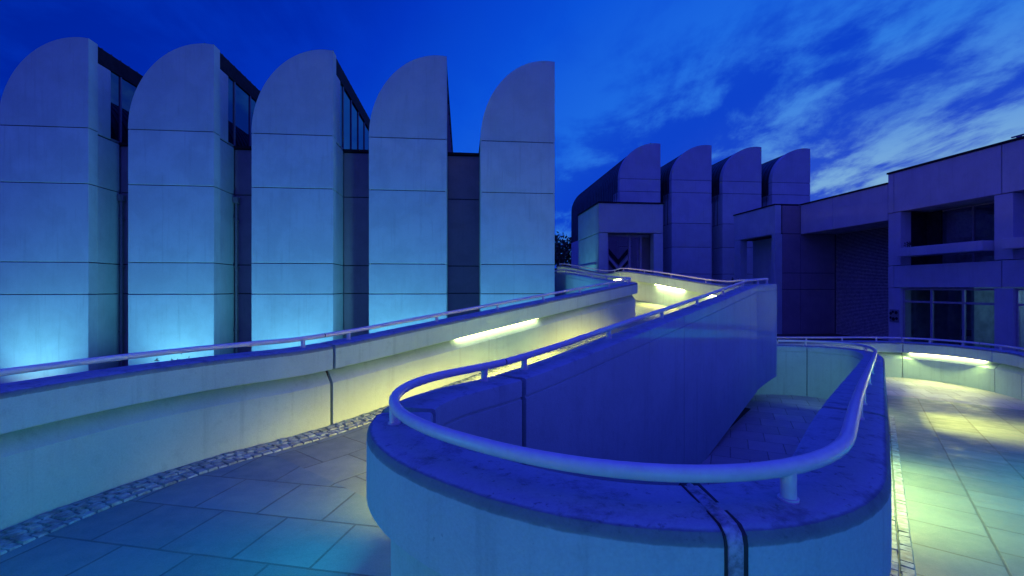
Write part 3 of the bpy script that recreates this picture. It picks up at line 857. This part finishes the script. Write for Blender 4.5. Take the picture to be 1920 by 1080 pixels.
# ------------------------------------------------------------------ floodlights at the foot of the left sheds
def spot(name, loc, target, energy, col, size, blend, rad=.12):
    l = bpy.data.lights.new(name, 'SPOT'); l.energy = energy; l.color = col; l.spot_size = math.radians(size); l.spot_blend = blend; l.shadow_soft_size = rad
    o = bpy.data.objects.new(name, l); COL.objects.link(o); o.location = loc
    o.rotation_euler = (Vector(target)-Vector(loc)).to_track_quat('-Z', 'Y').to_euler()
    return o
CY = (.19, .80, 1.08)
lab = ['shed nearest the bridge', 'second shed from the right', 'middle shed', 'second shed from the left', 'leftmost shed']
for k in range(5):
    s = -SP*k - SW*.5
    jx = (.25, -.2, .1, .35, -.15)[k]; c = FL(s+jx, -1.75, ZB+.12); t = FL(s+jx*.5, 0, 1.0)
    fl = thing('floodlight', 'black ground floodlight aimed up the front of the ' + lab[k], 'floodlight', (c.x, c.y, ZB), 'floodlights below the sheds')
    b = bmesh.new(); s += jx; q = FL(s, -1.8, ZB+.06)
    fbox(b, FL, s-.16, s+.16, -1.99, -1.83, ZB+.05, ZB+.09, .005); cyl(b, FL(s, -1.91, ZB), FL(s, -1.91, ZB+.06), .04)
    obj('base', b, M['flood'], fl)
    li = spot('floodlight_beam', c, t, 540*(.95, 1.08, .96, 1.0, .9)[k], CY, 130, .9)
    l2 = spot('shed_foot_fill', FL(s, -1.0, ZB+.15), FL(s, 0, -2.2), 22, (1.0, .78, .55), 120, .9)  # extra warm spot, added to whiten the foot of the front
    for q_ in (li, l2): q_.parent = fl; q_.location = q_.location - fl.location
# one more floodlight on the side of the entrance pavilion
c = FP(-2.2, 1.6, -1.2)
li = spot('pavilion_floodlight', c, FP(0, 2.2, 1.6), 220, (.2, .8, 1.0), 70, .6)
# ceiling lamp of the ground-floor office
al = bpy.data.lights.new('office_lamp', 'POINT'); al.energy = 38; al.color = (.28, .60, .90); al.shadow_soft_size = .12
ao = bpy.data.objects.new('office_lamp', al); COL.objects.link(ao); ao.location = FW(-5.2, 1.6, -.3)
for i_, (cs, cd, lb_) in enumerate(((-2.0, 1.1, 'tubular chair behind the middle office window'), (-3.3, 1.3, 'tubular chair behind the office window nearest the right edge'))):
    ch = thing('tubular_chair', lb_, 'chair', FW(cs, cd, GB+.04), 'chairs in the ground-floor office')
    zf = GB+.04; b = bmesh.new()
    for dx in (-.24, .24):
        pts = [FW(cs+dx, cd+.25, zf), FW(cs+dx, cd+.22, zf+.46), FW(cs+dx, cd-.22, zf+.46), FW(cs+dx, cd-.26, zf)]
        for p0, p1 in zip(pts, pts[1:]): cyl(b, p0, p1, .016, seg=8)
        cyl(b, FW(cs+dx, cd+.22, zf+.46), FW(cs+dx, cd+.30, zf+1.02), .016, seg=8)
    cyl(b, FW(cs-.24, cd+.30, zf+1.02), FW(cs+.24, cd+.30, zf+1.02), .016, seg=8)
    obj('frame', b, M['furn'], ch)
    b = bmesh.new(); fbox(b, FW, cs-.23, cs+.23, cd-.22, cd+.2, zf+.465, zf+.50, .01); obj('seat', b, M['coping'], ch)
    b = bmesh.new(); fbox(b, FW, cs-.22, cs+.22, cd+.262, cd+.285, zf+.70, zf+.96, .005); obj('backrest', b, M['coping'], ch)
# unseen bulkhead lamp, added on the right arm to light the well's far wall
wp = ap(10.7, CP+1.05-HW)
bl_ = thing('bulkhead_fill', 'small unseen bulkhead lamp added on the inner side of the right parapet to light the well', 'lamp', (wp[0], wp[1], -1.75))
FWELL = Frame((wp[0], wp[1], 0), (AX.x, AX.y, 0), (-PX.x, -PX.y, 0))
b = bmesh.new(); fbox(b, FWELL, -.14, .14, -.002, .05, -1.84, -1.66, .01); obj('fill_housing', b, M['flood'], bl_)
b = bmesh.new(); fbox(b, FWELL, -.11, .11, .052, .08, -1.81, -1.69, .01); obj('fill_diffuser', b, M['fillc'], bl_)
spot('well_fill', FWELL(.02, .14, -1.75), (6.55, 11.0, -1.9), 34, (.30, .72, .55), 96, .9, .05)

# ------------------------------------------------------------------ sky
w = bpy.data.worlds.new('World'); S.world = w; w.use_nodes = True
nt = w.node_tree; bg = nt.nodes['Background']
tc = N(nt, 'ShaderNodeTexCoord'); d = tc.outputs['Generated']
sep = N(nt, 'ShaderNodeSeparateXYZ'); nt.links.new(d, sep.inputs[0])
def vdot(v):
    n = N(nt, 'ShaderNodeVectorMath', operation='DOT_PRODUCT'); nt.links.new(d, n.inputs[0]); n.inputs[1].default_value = v
    return n.outputs['Value']
gd = Vector((.62, .62, -.48)).normalized()
g_ = vdot(gd)
gm = maprange(nt, g_, -.3, 1.0, 0, 1, smooth=False)
ramp = N(nt, 'ShaderNodeValToRGB'); nt.links.new(gm, ramp.inputs[0])
cr = ramp.color_ramp
for g0, c in ((-.3, (0, .015, .31)), (.05, (0, .022, .41)), (.17, (.0005, .034, .52)), (.36, (.003, .085, .70)), (.52, (.012, .14, .75)), (.62, (.03, .20, .76)), (.70, (.08, .27, .74)), (.77, (.21, .43, .70)), (1.0, (.36, .56, .70))):
    pos = (g0+.3)/1.3
    if pos == 0.0: e = cr.elements[0]
    elif pos == 1.0: e = cr.elements[-1]; e.position = 1.0
    else: e = cr.elements.new(pos)
    e.color = c + (1,)
# clouds on a plane overhead
zc_ = mathn(nt, 'ADD', mathn(nt, 'MAXIMUM', sep.outputs['Z'], 0.0), .22)
cx_ = mathn(nt, 'DIVIDE', sep.outputs['X'], zc_); cy_ = mathn(nt, 'DIVIDE', sep.outputs['Y'], zc_)
cmb = N(nt, 'ShaderNodeCombineXYZ'); nt.links.new(cx_, cmb.inputs[0]); nt.links.new(cy_, cmb.inputs[1])
mp = N(nt, 'ShaderNodeMapping'); mp.inputs['Rotation'].default_value = (0, 0, math.radians(14)); mp.inputs['Scale'].default_value = (1.25, .75, 1); mp.inputs['Location'].default_value = (2.4, 3.3, 6)
nt.links.new(cmb.outputs[0], mp.inputs['Vector'])
c1 = noise(nt, mp.outputs[0], 1.5, 9, .62, .4)
c2 = noise(nt, mp.outputs[0], 4.5, 6, .6, .3)
cl = mathn(nt, 'ADD', mathn(nt, 'MULTIPLY', c1, .7), mathn(nt, 'MULTIPLY', c2, .3))
cf = maprange(nt, cl, .415, .55)
cf = mathn(nt, 'MULTIPLY', cf, .88)
sky = mixc(nt, cf, ramp.outputs[0], (.0006, .036, .57))
# the cloud deck in the darker part of the sky is only a little paler than the sky behind it
dk = maprange(nt, g_, .40, .62)
sky2 = mixc(nt, mathn(nt, 'MULTIPLY', cf, .3), ramp.outputs[0], (.001, .05, .64))
sky = mixc(nt, dk, sky2, sky)
# the zenith is a brighter deep blue
zen = maprange(nt, sep.outputs['Z'], .56, .95)
sky = mixc(nt, zen, sky, (.012, .032, 1.45))
bk = maprange(nt, mathn(nt, 'MULTIPLY', sep.outputs['Y'], -1.0), -.42, .25)
sky = mixc(nt, mathn(nt, 'MULTIPLY', bk, .8), sky, (.058, .064, .93))
rs = maprange(nt, sep.outputs['X'], .74, .95)
sky = mixc(nt, mathn(nt, 'MULTIPLY', rs, .85), sky, (.15, .17, 1.05))
nt.links.new(sky, bg.inputs['Color']); bg.inputs['Strength'].default_value = 1.0

# ------------------------------------------------------------------ camera and output
cam = bpy.data.cameras.new('camera'); co = bpy.data.objects.new('camera', cam); COL.objects.link(co)
cam.sensor_width = 36; cam.lens = 36*880/1920; cam.clip_end = 2000; cam.clip_start = .05
co.location = (0, 0, 0); co.rotation_euler = (PI/2, 0, 0); cam.shift_y = 0.0
S.camera = co
for o in S.objects:
    if o.parent is None: o.location.z += EYE
S.view_settings.view_transform = 'Standard'; S.view_settings.look = 'None'; S.view_settings.exposure = 0; S.view_settings.gamma = 1
S.cycles.use_denoising = True
S.cycles.max_bounces = 6; S.cycles.diffuse_bounces = 3
